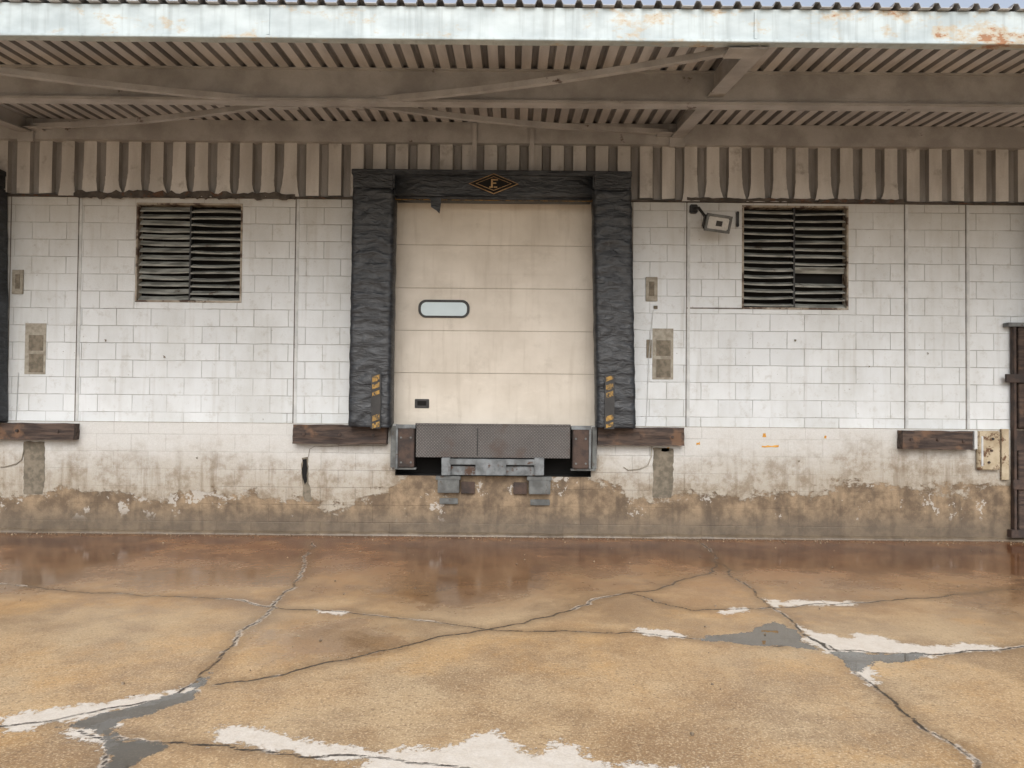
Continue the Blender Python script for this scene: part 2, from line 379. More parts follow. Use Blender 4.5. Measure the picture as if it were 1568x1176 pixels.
# fascia (channel section)
zb_=S(784,61,YF-0.02)[1]
fb=bmesh.new()
poly2=[(YF-0.02,zb_),(YF-0.02,zf-0.012),(YF-0.005,zf-0.004),(YF+0.08,zf-0.004),(YF+0.08,zf-0.012),(YF-0.005,zf-0.016),(YF-0.008,zb_+0.01),(YF+0.07,zb_+0.01),(YF+0.07,zb_)]
n=120; rings=[]
for i in range(n+1):
    x=XL+(XR-XL)*i/n; d=random.uniform(-0.005,0.005)
    rings.append([fb.verts.new((x,a+d,b+random.uniform(-0.003,0.003))) for a,b in poly2])
for r0,r1 in zip(rings,rings[1:]):
    for j in range(len(poly2)):
        k=(j+1)%len(poly2); fb.faces.new((r0[j],r0[k],r1[k],r1[j]))
mkobj('fascia_channel',fb,FASC,can)
boxes('fascia_lip',[(XL,XR,YF-0.045,YF-0.026,zb_-0.012,zb_+0.012)],FASC,can,0.004)
boxes('fascia_splice',[(x-0.012,x+0.012,YF-0.031,YF-0.02,zb_+0.02,zf-0.03) for x in (-5.6,-1.9,1.85,5.7)],FASC,can,0.002)
# purlin
zp1=zd(YM)-0.004; zp0=S(784,160,YM)[1]
boxes('purlin',[(XL,XR,YM,YM+0.012,zp0+0.01,zp1),(XL,XR,YM-0.05,YM+0.08,zp0-0.004,zp0+0.01),(XL,XR,YM-0.05,YM+0.06,zp1-0.012,zp1)],TAUPE,can,0.002)
boxes('purlin_edge_lip',[(XL,XR,YM-0.058,YM-0.05,zp0-0.006,zp0+0.022)],TAUPE,can,0.002)
zl0=S(784,219,-0.13)[1]
boxes('wall_ledger',[(XL,XR,-0.13,-0.118,zl0,zd(-0.12)-0.005),(XL,XR,-0.118,0.0,zl0,zl0+0.012)],TAUPE,can,0.002)
zbw=S(1030,216)[1]; zbf=S(1160,72,YF)[1]
for k in range(-2,3):
    bx=1.90+7.6*k; bm=bmesh.new(); y1=YF+0.03
    for (w,lo,hi) in ((0.075,0,0.014),(0.006,0.014,None)):
        V=[]
        for y in (-0.135,y1):
            t=y/YF; zb=zbw+(zbf-zbw)*t; zt=zd(y)-0.006
            z_0=zb+lo; z_1=(zb+hi) if hi else zt
            V.append([bm.verts.new((bx-w,y,z_0)),bm.verts.new((bx+w,y,z_0)),bm.verts.new((bx+w,y,z_1)),bm.verts.new((bx-w,y,z_1))])
        a,b=V
        for j in range(4): bm.faces.new((a[j],a[(j+1)%4],b[(j+1)%4],b[j]))
        bm.faces.new(a); bm.faces.new(b[::-1])
    bbox(bm,bx-0.09,bx+0.09,-0.16,-0.131,zbw-0.12,zd(-.16)-0.01)
    mkobj('cantilever_beam',bm,TAUPE,can)
zc=S(485,157,-1.66)[1]-0.02; yc=-1.66
bm=bmesh.new()
xl,xr=-5.70,1.88; xm=(xl+xr)/2
pa,pb=(xm-0.30,yc,zc),(xm+0.30,yc,zc)
zB=S(1000,205,-0.2)[1]; zF=S(1150,80,YF+0.12)[1]
for p,q in ((pa,(xl+0.1,-0.2,zB)),(pa,(xl+0.1,YF+0.12,zF)),(pb,(xr-0.1,-0.2,zB)),(pb,(xr-0.1,YF+0.12,zF))):
    p=Vector(p);q=Vector(q); pr=p
    for i in range(1,9):
        t=i/8; cur=p.lerp(q,t)+Vector((0,0,-0.05*math.sin(math.pi*t)))
        beam(bm,pr,cur,0.055,0.007); beam(bm,pr+Vector((0,-0.026,0.022)),cur+Vector((0,-0.026,0.022)),0.007,0.05); pr=cur
    bbox(bm,q.x-0.12,q.x+0.12,q.y-0.09,q.y+0.09,q.z-0.012,q.z-0.005)
bbox(bm,xm-0.44,xm+0.44,yc-0.06,yc+0.06,zc+0.006,zc+0.014)
bbox(bm,xm-0.44,xm+0.44,yc-0.066,yc-0.06,zc-0.05,zc+0.03)
bbox(bm,xm-0.44,xm-0.2,yc-0.10,yc+0.10,zc-0.016,zc-0.008); bbox(bm,xm+0.2,xm+0.44,yc-0.10,yc+0.10,zc-0.016,zc-0.008)
for sx in (-0.4,-0.3,-0.24,0.24,0.3,0.4): cyl(bm,(xm+sx,yc-0.07,zc-0.01),0.012,0.012,'Y',8)
mkobj('wind_brace',bm,TAUPE,can)
boxes('hanger_bars',[SB(723,188,730,266,-0.17,0.03),SB(811,188,818,266,-0.17,0.03)],TAUPE,can,0.003)

# ------------------------------------------------------------------ dock parts
YP=-0.30
def pad(name,c,parent,pleat=True):
    nx,nz=12,110; bm=bmesh.new(); vs=[]
    seed=random.uniform(0,50)
    for j in range(nz+1):
        t=j/nz; row=[]
        L=(c[0][0]*(1-t)+c[3][0]*t, c[0][1]*(1-t)+c[3][1]*t); R=(c[1][0]*(1-t)+c[2][0]*t, c[1][1]*(1-t)+c[2][1]*t)
        for i in range(nx+1):
            s=i/nx; x=L[0]+(R[0]-L[0])*s; z=L[1]+(R[1]-L[1])*s
            w=mn.noise(Vector((x*3+seed,z*9+abs(s-.5)*3,seed)))*0.020+mn.noise(Vector((x*9+seed,z*22,seed)))*0.008
            ph=(z/0.145+0.55*abs(s-0.5)+0.5*mn.noise(Vector((z*1.3,seed,0))))%1.0
            w+= -0.018*math.exp(-((ph-0.5)/0.14)**2)*(0.5+0.8*mn.noise(Vector((seed,z*0.9,5)))) if pleat else 0
            edge=min(s,1-s); yy=YP+w+(0.016*(1-min(1,edge/0.09))**2)
            dxx=mn.noise(Vector((seed,z*6,i>5)))*0.008*(1 if edge==0 else 0)
            row.append(bm.verts.new((x+dxx,yy,z)))
        vs.append(row)
    for j in range(nz):
        for i in range(nx): bm.faces.new((vs[j][i],vs[j][i+1],vs[j+1][i+1],vs[j+1][i]))
    bd=[[bm.verts.new((v.co.x,-0.02,v.co.z)) for v in (r[0],r[-1])] for r in vs]
    for j in range(nz):
        bm.faces.new((vs[j][0],vs[j+1][0],bd[j+1][0],bd[j][0])); bm.faces.new((vs[j][-1],bd[j][1],bd[j+1][1],vs[j+1][-1]))
    bm.faces.new(vs[0]+[bd[0][1],bd[0][0]]); bm.faces.new(vs[-1][::-1]+[bd[-1][0],bd[-1][1]])
    return mkobj(name,bm,VINYL,parent,True)
def sh(c,o): return [(a+o,b) for a,b in c]
def dock(o,main):
    e=empty('dock_seal')
    pad('side_pad',sh([S(533,653,YP),S(596,655,YP),S(603,288,YP),S(540,287,YP)],o),e)
    pad('side_pad_other',sh([S(915,655,YP),S(974,656,YP),S(967,291,YP),S(909,290,YP)],o),e)
    def ob(b): return (b[0]+o,b[1]+o)+b[2:]
    hb=[ob(SB(603,266,909,304,YP+0.03,0.25))]
    x=bmesh.new(); bbox(x,*hb[0],bev=0.02); bmesh.ops.subdivide_edges(x,edges=x.edges[:],cuts=5,use_grid_fill=True)
    for v in x.verts: v.co+=Vector((0,random.uniform(-.004,.004),random.uniform(-.003,.003)))
    mkobj('head_pad',x,VINYL,e,True)
    boxes('head_corner',[ob(SB(540,262,604,289,YP-0.015,0.30)),ob(SB(908,264,967,291,YP-0.015,0.30))],VINYL,e,0.02)
    boxes('head_top_flap',[ob(SB(538,260,968,268,YP-0.005,0.29))],VINYL,e,0.006)
    for u,v in ((569,573),(927,574)):
        x=bmesh.new(); vv=v
        while vv<v+78:
            w=random.uniform(6,9)
            if not (v+34<vv<v+50):
                p=[S(u+1,vv+4,YP-0.032),S(u+12,vv,YP-0.032),S(u+12,vv+w,YP-0.032),S(u+1,vv+4+w,YP-0.032)]
                poly(x,[(q[0]+o,q[1]) for q in p],YP-0.0335,YP-0.0275,0)
            vv+=12
        mkobj('guide_stripes',x,YEL,e)
        boxes('guide_tape',[ob(SB(u-1,v,u+14,v+83,YP-0.028,0.02))],DARKM,e,0.001)
    if main:
        x=bmesh.new(); cx,cz=S(756,281,YP-0.03)
        def rh(a,b): return [(cx-a,cz),(cx,cz-b),(cx+a,cz),(cx,cz+b)]
        poly(x,rh(0.285,0.118),YP-0.022,YP-0.01,0); poly(x,rh(0.268,0.108),YP-0.026,YP-0.0205,1)
        poly(x,rh(0.205,0.082),YP-0.029,YP-0.0245,0); poly(x,rh(0.192,0.075),YP-0.032,YP-0.0275,1)
        for b in ((-0.03,-0.01,-0.05,0.05),(-0.012,0.05,0.034,0.05),(-0.012,0.03,-0.004,0.01),(-0.05,-0.03,-0.05,-0.036),(0.0,0.04,-0.05,-0.036)):
            bbox(x,cx+b[0],cx+b[1],YP-0.036,YP-0.031,cz+b[2],cz+b[3],mi=0)
        mkobj('diamond_badge',x,[BADGE,BLACK],e)
        tp=[S(u,v,YP+0.02) for u,v in ((659,303),(676,303),(675,314),(673,327),(668,322),(660,317))]
        x=bmesh.new(); poly(x,tp,YP+0.018,YP+0.025); mkobj('torn_flap',x,VINYL,e)
    boxes('yellow_trim',[ob(SB(605,304,912,307,YP+0.10,0.02))],YEL,e,0.003)
    # door
    d=empty('overhead_dock_door'); YD=0.12
    zz=[S(757,v,YD)[1] for v in (652,572,507,442,376,300)]
    x=bmesh.new()
    for a,b in zip(zz,zz[1:]): bbox(x,dx0+o-0.1,dx1+o+0.1,YD,YD+0.045,a+0.002,b-0.002,bev=0.004)
    mkobj('door_sections',x,DOOR,d)
    boxes('section_gaps',[(dx0+o-0.1,dx1+o+0.1,YD+0.012,YD+0.04,zz[0],zz[-1])],DGAP,d,0)
    boxes('section_ribs',[(dx0+o-0.1,dx1+o+0.1,YD-0.0025,YD+0.01,(a+b)/2-0.002+k,(a+b)/2+0.002+k) for a,b in zip(zz,zz[1:]) for k in (-0.085,0.085)],DOOR,d,0.001)
    boxes('door_track',[(dx0+o-0.001,dx0+o+0.05,YD-0.08,YD-0.003,ZF,ZS),(dx1+o-0.05,dx1+o+0.001,YD-0.08,YD-0.003,ZF,ZS)],DARKM,d,0.003)
    boxes('bottom_seal',[(dx0+o,dx1+o,YD-0.01,YD+0.06,zz[0]-0.02,zz[0]+0.004)],DARKM,d,0.006)
    def rrect(u0,v0,u1,v1,r,y):
        x0,z1=S(u0,v0,y);x1,z0=S(u1,v1,y); P=[]
        for cx,cz,a0 in ((x1-r,z1-r,0),(x0+r,z1-r,90),(x0+r,z0+r,180),(x1-r,z0+r,270)):
            for k in range(7):
                a=math.radians(a0+15*k); P.append((cx+r*math.cos(a)+o,cz+r*math.sin(a)))
        return P
    x=bmesh.new(); poly(x,rrect(641,459,719,487,0.09,YD),YD-0.018,YD+0.01); mkobj('window_frame',x,DARKM,d)
    x=bmesh.new(); poly(x,rrect(645,463,715,484,0.065,YD),YD-0.021,YD-0.0175); mkobj('window_pane',x,WIN,d)
    boxes('lift_handle',[ob(SB(635,611,657,625,YD-0.012,0.02))],DARKM,d,0.005)
    boxes('lift_handle_grip',[ob(SB(639,614,653,621,YD-0.016,0.01))],BLACK,d,0.002)
    # leveler
    l=empty('dock_leveler')
    YL=-0.13
    a=ob(SB(637,652,873,701,YL,0.02))
    x=bmesh.new(); bbox(x,*a,bev=0.004); mkobj('lip_plate',x,TREAD,l)
    boxes('deck_plate',[(a[0],a[1],YL+0.0205,0.6,ZF-0.03,ZF-0.012)],TREAD,l,0.002)
    boxes('lip_top_edge',[ob(SB(636,649,874,652,YL-0.006,0.02))],TREAD,l,0.002)
    boxes('lip_ribs',[ob(SB(u,656,u+2,698,YL-0.006,0.01)) for u in (730,)],DARKM,l,0.001)
    boxes('lip_keeper',[ob(SB(676,703,833,712,YL-0.02,0.12)),ob(SB(676,714,833,728,YL+0.02,0.08)),ob(SB(676,701,690,728,YL-0.03,0.10)),ob(SB(818,701,833,728,YL-0.03,0.10)),ob(SB(728,704,775,728,YL-0.035,0.06))],RUSTG,l,0.005)
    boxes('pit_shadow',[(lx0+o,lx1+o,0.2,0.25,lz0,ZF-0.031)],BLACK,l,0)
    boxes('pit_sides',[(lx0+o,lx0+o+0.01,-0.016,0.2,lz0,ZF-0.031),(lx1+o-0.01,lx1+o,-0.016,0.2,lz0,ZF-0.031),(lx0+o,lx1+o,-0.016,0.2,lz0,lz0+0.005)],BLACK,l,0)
    fb_=[ob(SB(598,652,606,716,-0.10,0.08)),ob(SB(907,654,914,718,-0.10,0.08)),ob(SB(600,716,637,719,-0.13,0.11)),ob(SB(874,718,912,721,-0.13,0.11))]
    boxes('bumper_bracket',fb_,GALV,l,0.004)
    boxes('dock_bumper',[ob(SB(609,652,634,716,-0.16,0.14)),ob(SB(877,654,902,718,-0.16,0.14))],RUSTY,l,0.01)
    boxes('bumper_face',[ob(SB(606,650,636,656,-0.17,0.01)),ob(SB(875,652,905,658,-0.17,0.01)),ob(SB(606,656,609,718,-0.165,0.1)),ob(SB(902,657,905,718,-0.165,0.1))],RUSTG,l,0.002)
    x=bmesh.new()
    for u,v in ((614,670),(629,670),(614,708),(629,708),(882,672),(897,672),(882,710),(897,710)):
        q=S(u,v,-0.165); cyl(x,(q[0]+o,-0.163,q[1]),0.012,0.014,'Y',8)
    mkobj('bumper_bolts',x,GALV,l)
    boxes('stop_blocks',[ob(SB(670,735,703,755,-0.13,0.11)),ob(SB(667,729,705,735,-0.12,0.10)),ob(SB(810,736,843,757,-0.13,0.11)),ob(SB(807,730,845,736,-0.12,0.10)),ob(SB(673,763,701,772,-0.05,0.03)),ob(SB(812,765,842,774,-0.05,0.03))],[GALV],l,0.006)
    boxes('rust_pads',[ob(SB(706,738,727,756,-0.06,0.04)),ob(SB(786,739,807,757,-0.06,0.04))],RUSTY,l,0.006)
for i,o in enumerate(OFF): dock(o,i==0)

# ------------------------------------------------------------------ timbers
def timber(u0,v0,u1,v1):
    t=empty('timber_bumper'); b=SB(u0,v0,u1,v1,-0.14,0.12); bm=bmesh.new()
    bmesh.ops.create_cube(bm,size=1); bmesh.ops.subdivide_edges(bm,edges=bm.edges[:],cuts=9,use_grid_fill=True)
    L=b[1]-b[0]
    for v in bm.verts:
        c=Vector(((b[0]+b[1])/2+v.co.x*L,(b[2]+b[3])/2+v.co.y*(b[3]-b[2]),(b[4]+b[5])/2+v.co.z*(b[5]-b[4])))
        v.co=c+mn.noise_vector(Vector((c.x*6,c.y*14,c.z*14)))*0.011
    mkobj('beam',bm,TIMBER,t,False)
    bm=bmesh.new(); z=(b[4]+b[5])/2
    for x in (b[0]+0.12*L,b[0]+0.5*L,b[1]-0.14*L): cyl(bm,(x,-0.148,z+random.uniform(-.01,.01)),0.017,0.02,'Y',8)
    mkobj('bolts',bm,RUSTY,t)
timber(-60,648,113,673); timber(448,651,592,680); timber(916,655,1048,682); timber(1382,660,1490,688)

# ------------------------------------------------------------------ louvers
for vi,v in enumerate(vents):
    e=empty('louvered_vent'); x0,x1,z0,z1=vh[vi]
    f=0.022
    boxes('frame',[(x0,x0+f,-0.008,0.12,z0,z1),(x1-f,x1,-0.008,0.12,z0,z1),(x0+f,x1-f,-0.008,0.12,z1-f,z1),(x0+f,x1-f,-0.014,0.12,z0,z0+f)],FRAME,e,0.003)
    boxes('back',[(x0,x1,0.16,0.17,z0,z1)],BLACK,e,0)
    xm=(x0+x1)/2
    boxes('mullion',[(xm-0.010,xm+0.010,0.03,0.12,z0+f,z1-f)],DARKM,e,0.002)
    bm=bmesh.new(); n=14; pz=(z1-z0-2*f)/n
    for col,(a,b) in enumerate(((x0+f+0.004,xm-0.012),(xm+0.012,x1-f-0.004))):
        ph=0.0 if col==0 else -0.018
        for k in range(n):
            zc_=z0+f+pz*(k+0.5)+ph*(0.5 if k in(0,) else 1)
            ang=math.radians((50 if (vi==0 and col==0) else 32)+random.uniform(-7,7)); hw=0.033
            if vi==1 and col==1 and k==5: ang=math.radians(-70)
            if vi==1 and col==1 and k==4: continue
            sk=random.uniform(-0.014,0.014)
            b2=bmesh.new(); bmesh.ops.create_cube(b2,size=1); bmesh.ops.subdivide_edges(b2,edges=[q for q in b2.edges if abs(q.verts[0].co.x-q.verts[1].co.x)>.5],cuts=6)
            sgm=random.uniform(-0.012,0.004)
            for w in b2.verts:
                sag=sgm*(1-(2*w.co.x)**2)
                X=(a+b)/2+w.co.x*(b-a); yy=w.co.y*2*hw; tz=w.co.z*0.005
                w.co=Vector((X,0.055+yy*math.cos(ang)-tz*math.sin(ang),zc_+sk*w.co.x+yy*math.sin(ang)+tz*math.cos(ang)+sag))
            t_=bpy.data.meshes.new('t'); b2.to_mesh(t_); b2.free(); bm.from_mesh(t_); bpy.data.meshes.remove(t_)
            for i in range(6):
                def pt(s): return Vector((a+(b-a)*s,0.055-hw*math.cos(ang),zc_+sk*(s-.5)-hw*math.sin(ang)+sgm*(1-(2*(s-.5))**2)))
                beam(bm,pt(i/6),pt((i+1)/6),0.008,0.018)
    mkobj('slats',bm,SLAT,e)

# ------------------------------------------------------------------ flood light
e=empty('flood_light')
cx,cz=S(1095,341,-0.25)
bm=bmesh.new(); bbox(bm,-0.17,0.17,-0.07,0.07,-0.10,0.10,bev=0.02)
for v in bm.verts:
    if v.co.y>0: v.co.x*=0.72; v.co.z*=0.7
R=Matrix.Translation((cx,-0.24,cz))@Matrix.Rotation(math.radians(8),4,'Y')@Matrix.Rotation(math.radians(16),4,'X')@Matrix.Rotation(math.radians(18),4,'Z')
bmesh.ops.transform(bm,matrix=R,verts=bm.verts); mkobj('housing',bm,DARKM,e)
bm=bmesh.new(); bbox(bm,-0.135,0.135,-0.078,-0.066,-0.068,0.068,bev=0.01); bmesh.ops.transform(bm,matrix=R,verts=bm.verts); mkobj('lens',bm,GLASS,e)
bm=bmesh.new()
for b in ((-0.165,0.165,-0.088,-0.064,0.069,0.098),(-0.165,0.165,-0.088,-0.064,-0.098,-0.069),(-0.165,-0.136,-0.088,-0.064,-0.069,0.069),(0.136,0.165,-0.088,-0.064,-0.069,0.069)): bbox(bm,*b,bev=0.003)
bmesh.ops.transform(bm,matrix=R,verts=bm.verts); mkobj('bezel',bm,GALV,e)
bm=bmesh.new()
bbox(bm,-0.03,0.05,-0.081,-0.0785,-0.03,0.03,bev=0.0)
bmesh.ops.transform(bm,matrix=R,verts=bm.verts); mkobj('lamp_tube',bm,DARKM,e)
bm=bmesh.new()
for k in range(5): bbox(bm,-0.10+k*0.05-0.003,-0.10+k*0.05+0.003,0.05,0.10,-0.06,0.06)
bmesh.ops.transform(bm,matrix=R,verts=bm.verts); mkobj('cooling_fins',bm,DARKM,e)
ax,az=S(1062,320,-0.03)
bm=bmesh.new(); bbox(bm,ax-0.045,ax+0.045,-0.06,0.0,az-0.05,az+0.05,bev=0.01); mkobj('junction_box',bm,DARKM,e)
tube('arm',[(ax,-0.06,az),(ax+0.03,-0.16,az-0.02),(cx-0.08,-0.2,cz+0.05)],0.018,DARKM,e)
bm=bmesh.new(); q=S(1130,334,-0.03); bbox(bm,q[0]-0.014,q[0]+0.014,-0.04,0.0,q[1]-0.10,q[1]+0.08,bev=0.006); mkobj('sensor_box',bm,DARKM,e)

# ------------------------------------------------------------------ right side post + plate
e=empty('steel_guard_post')
boxes('channel',[SB(1553,497,1557,822,-0.09,0.07),SB(1553,497,1600,822,-0.019,0.01),SB(1594,497,1600,822,-0.09,0.07)],RUSTY,e,0.003)
boxes('cap',[SB(1544,494,1604,500,-0.11,0.10)],GALV,e,0.003)
boxes('cross_straps',[SB(1541,573,1604,586,-0.105,0.03),SB(1552,735,1604,750,-0.105,0.03)],RUSTY,e,0.004)
boxes('timber_infill',[SB(1560,501,1592,655,-0.07,0.05),SB(1560,690,1592,815,-0.07,0.05)],TIMBER,e,0.006)
boxes('anchor_foot',[SB(1549,812,1604,824,-0.10,0.08)],RUSTY,e,0.004)
e=empty('bumper_mounting_plate')
boxes('plate',[SB(1498,660,1532,720,-0.08,0.06)],PLATE,e,0.012)
boxes('edge_strap',[SB(1492,660,1497,688,-0.09,0.07),SB(1503,668,1506,714,-0.086,0.01)],PALE,e,0.003)
boxes('side_angle',[SB(1534,657,1545,735,-0.06,0.04)],PLATE,e,0.003)
bm=bmesh.new()
for u,v in ((1520,672),(1518,690),(1514,708)):
    q=S(u,v,-0.08); cyl(bm,(q[0],-0.085,q[1]),0.014,0.02,'Y',10)
mkobj('bolts',bm,RUSTY,e)

# loose grit along the wall foot and in the cracks
bm=bmesh.new()
for i in range(420):
    x=random.uniform(-6.5,6.5); y=-0.09-abs(random.gauss(0,0.10)) if i<330 else random.uniform(-5.5,-0.3); r=random.uniform(0.003,0.011)
    g0=bmesh.ops.create_icosphere(bm,subdivisions=1,radius=r,matrix=Matrix.Translation((x,y,r*0.4)))
    for v in g0['verts']: v.co+=Vector((random.uniform(-r,r),random.uniform(-r,r),random.uniform(-r,r)*0.5))*0.35
mkobj('gravel_grit',bm,STONE)

# ------------------------------------------------------------------ ground
xs=np.concatenate([[-300,-120,-50,-25,-14,-9],np.arange(-7,7.001,0.022),[9,14,25,50,120,300]])
ys=np.concatenate([[-300,-120,-50,-25,-14,-9],np.arange(-6.4,0.06,0.022),[0.3,20,120,300]])
XX,YY=np.meshgrid(xs,ys); nx,ny=len(xs),len(ys); PX=XX.ravel(); PY=YY.ravel()
def frac(l,closed=False,amp=0.13):
    l=list(l)+([l[0]] if closed else [])
    for _ in range(5):
        o=[l[0]]
        for a,b in zip(l,l[1:]):
            dx,dy=b[0]-a[0],b[1]-a[1]; L=math.hypot(dx,dy)
            if L>0.035:
                k=random.gauss(0,amp*0.6)
                k=max(-amp,min(amp,k))
                o.append(((a[0]+b[0])/2-dy*k,(a[1]+b[1])/2+dx*k))
            o.append(b)
        l=o
    return l[:-1] if closed else l
def gp(l): return [G(u,v) for u,v in l]
def segd(px,py,l,pad_=1.0):
    d=np.full(px.shape,9.0)
    a=np.array(l); sel=np.where((px>a[:,0].min()-pad_)&(px<a[:,0].max()+pad_)&(py>a[:,1].min()-pad_)&(py<a[:,1].max()+pad_))[0]
    qx,qy=px[sel],py[sel]; dd=np.full(qx.shape,9.0)
    for (ax,ay),(bx,by) in zip(l,l[1:]):
        vx,vy=bx-ax,by-ay; L=vx*vx+vy*vy+1e-12
        t=np.clip(((qx-ax)*vx+(qy-ay)*vy)/L,0,1); dd=np.minimum(dd,np.hypot(qx-ax-t*vx,qy-ay-t*vy))
    d[sel]=dd; return d
def polysd(px,py,l):
    d=segd(px,py,l+[l[0]]); ins=np.zeros(px.shape,bool)
    for (ax,ay),(bx,by) in zip(l,l[1:]+[l[0]]):
        c=((ay>py)!=(by>py))&(px<(bx-ax)*(py-ay)/(by-ay+1e-12)+ax); ins^=c
    return np.where(ins,-d,d)
cracks=[[(-40,1116),(0,1112),(70,1105),(130,1092),(200,1080),(260,1068),(300,1045),(335,1010),(370,965),(420,930)],
 [(420,930),(450,900),(468,862),(480,830)],
 [(420,930),(300,915),(150,908),(0,893)],
 [(420,930),(520,936),(600,945),(700,957),(745,964),(800,955),(880,932),(960,908)],
 [(120,1118),(165,1140),(168,1190)],
 [(170,1128),(250,1138),(330,1141),(420,1152),(470,1160),(560,1158),(620,1166),(720,1176)],
 [(330,1048),(430,1034),(560,1003),(640,984),(745,964)],
 [(1040,800),(1090,858),(1130,888),(1180,930),(1230,970),(1300,1020),(1350,1060),(1400,1100),(1450,1135),(1500,1180)],
 [(1230,972),(1270,995),(1340,1000),(1420,1002),(1530,995),(1600,985)],
 [(745,964),(870,966),(970,968),(1060,978),(1190,990),(1240,985)],
 [(1180,930),(1240,925),(1310,923)],[(960,908),(1080,880),(1095,860)],[(960,908),(1060,935),(1180,930)],
 [(1310,923),(1450,912),(1568,902)]]
spalls=[[(0,1098),(60,1090),(150,1078),(200,1068),(250,1060),(262,1072),(200,1085),(130,1098),(60,1112),(0,1117)],
 [(105,1115),(150,1122),(172,1135),(165,1152),(150,1140)],[(140,1112),(190,1100),(185,1112),(150,1122)],[(255,1058),(300,1046),(305,1056),(265,1070)],
 [(325,1120),(360,1112),(420,1120),(480,1135),(560,1150),(620,1152),(620,1162),(540,1162),(470,1160),(400,1146),(330,1138)],
 [(600,1150),(680,1145),(720,1130),(755,1118),(790,1136),(800,1152),(845,1152),(860,1134),(900,1160),(950,1176),(1080,1176),(1000,1215),(600,1215),(560,1165)],
 [(1218,956),(1250,968),(1300,978),(1330,972),(1380,984),(1450,990),(1520,988),(1530,998),(1430,1006),(1340,1000),(1265,1000)],
 [(1308,1016),(1325,1018),(1345,1048),(1335,1050)],[(970,962),(1030,967),(1050,975),(990,972)],[(1168,916),(1200,924),(1300,920),(1300,928),(1190,931)],
 [(482,934),(535,937),(530,941),(490,938)],[(1100,935),(1140,929),(1150,934),(1110,941)]]
pudd=[[(1072,980),(1100,972),(1150,966),(1185,952),(1205,958),(1235,975),(1258,996),(1225,992),(1190,990),(1120,984)],
 [(1270,997),(1340,1001),(1425,1004),(1400,1012),(1340,1012),(1316,1028),(1296,1014)],
 [(90,1112),(150,1096),(215,1080),(262,1066),(300,1040),(330,1020),(325,1035),(300,1058),(262,1082),(200,1098),(180,1112),(172,1130),(260,1142),(215,1165),(190,1185),(165,1185),(165,1150),(150,1125)],
 [(1380,1000),(1420,1000),(1415,1006),(1385,1005)]]
films=[[(-60,815),(240,822),(200,850),(90,900),(-60,910)],[(590,835),(700,828),(820,835),(845,870),(760,925),(650,930),(600,905)],
 [(450,962),(540,955),(530,985),(460,985)],[(1000,835),(1568,840),(1568,880),(1300,870),(1050,870)],[(850,835),(1000,838),(990,860),(870,862)],[(1440,900),(1568,890),(1568,930),(1480,925)],
 [(420,970),(560,965),(640,985),(560,1000),(440,1010)],[(180,880),(420,870),(430,890),(260,900)]]
def union(polys,amp=0.13):
    d=np.full(PX.shape,9.0)
    for p in polys: d=np.minimum(d,polysd(PX,PY,frac(gp(p),True,amp)))
    return d
dsp=union(spalls,0.26); dpu=union(pudd,0.22); dfi=union(films)
dcr=np.full(PX.shape,9.0)
for c in cracks: dcr=np.minimum(dcr,segd(PX,PY,frac(gp(c),False,0.11),0.5))
me=bpy.data.meshes.new('concrete_ground')
co=np.zeros((nx*ny,3),np.float32); co[:,0]=PX; co[:,1]=PY
idx=np.arange(nx*ny).reshape(ny,nx)
q=np.stack([idx[:-1,:-1],idx[:-1,1:],idx[1:,1:],idx[1:,:-1]],-1).reshape(-1,4)
me.vertices.add(len(co)); me.vertices.foreach_set('co',co.ravel())
me.loops.add(q.size); me.loops.foreach_set('vertex_index',q.ravel().astype(np.int32))
me.polygons.add(len(q)); me.polygons.foreach_set('loop_start',np.arange(0,q.size,4,dtype=np.int32)); me.polygons.foreach_set('loop_total',np.full(len(q),4,np.int32))
me.update(calc_edges=True); me.validate()
for nm,a in (('spall',dsp),('puddle',dpu),('film',dfi),('crackd',dcr)):
    at=me.attributes.new(nm,'FLOAT','POINT'); at.data.foreach_set('value',np.clip(a,-9,9).astype(np.float32))
go=bpy.data.objects.new('concrete_ground',me); bpy.context.scene.collection.objects.link(go)
m=M('wet_stained_concrete')
def attr(n):
    a=m.n.new('ShaderNodeAttribute'); a.attribute_name=n; return a.outputs['Fac']
def nz(scale,d=5,r=0.6,loc=(0,0,0),sc=(1,1,1)): return m.noise(scale,d,rough=r,loc=loc,sc=sc)
Yv=m.Y
def mulm(a,b): return m.math('MULTIPLY',a,b)
nbig=nz(0.55,4,0.6,(3,3,0)); nmid=nz(2.2,5,0.72); nf=nz(14,5,0.78); ng=nz(80,2,0.7); ng2=nz(42,3,0.7,(3,1,1)); n11=nz(1.1,5,0.68,(7,2,0))
wet=m.step(m.math('ADD',Yv,m.math('ADD',mulm(m.math('SUBTRACT',nbig,0.5),2.4),mulm(m.math('SUBTRACT',nmid,0.5),1.4))),-3.8,-0.8)
film=m.step(m.math('ADD',attr('film'),m.math('ADD',mulm(m.math('SUBTRACT',nmid,0.5),1.0),mulm(m.math('SUBTRACT',nf,0.5),0.3))),0.26,-0.14)
dry=m.mix(m.step(nmid,0.3,0.7),s2l((192,162,122)),s2l((160,129,93)))
dry=m.mix(mulm(m.step(nbig,0.45,0.65),0.5),dry,s2l((190,172,142)))
dry=m.mix(mulm(m.step(n11,0.46,0.62),0.6),dry,s2l((138,109,78)))
och=m.step(nz(0.9,5,0.7,(2,9,3)),0.5,0.66); dry=m.mix(mulm(och,0.5),dry,s2l((196,154,98)))
near=m.step(Yv,-2.6,-5.2)
sp=m.step(m.math('ADD',ng,mulm(nf,0.4)),0.68,0.88)
dry=m.mix(mulm(sp,m.step(near,0.0,1.0,0.25,0.65)),dry,s2l((226,204,168)))
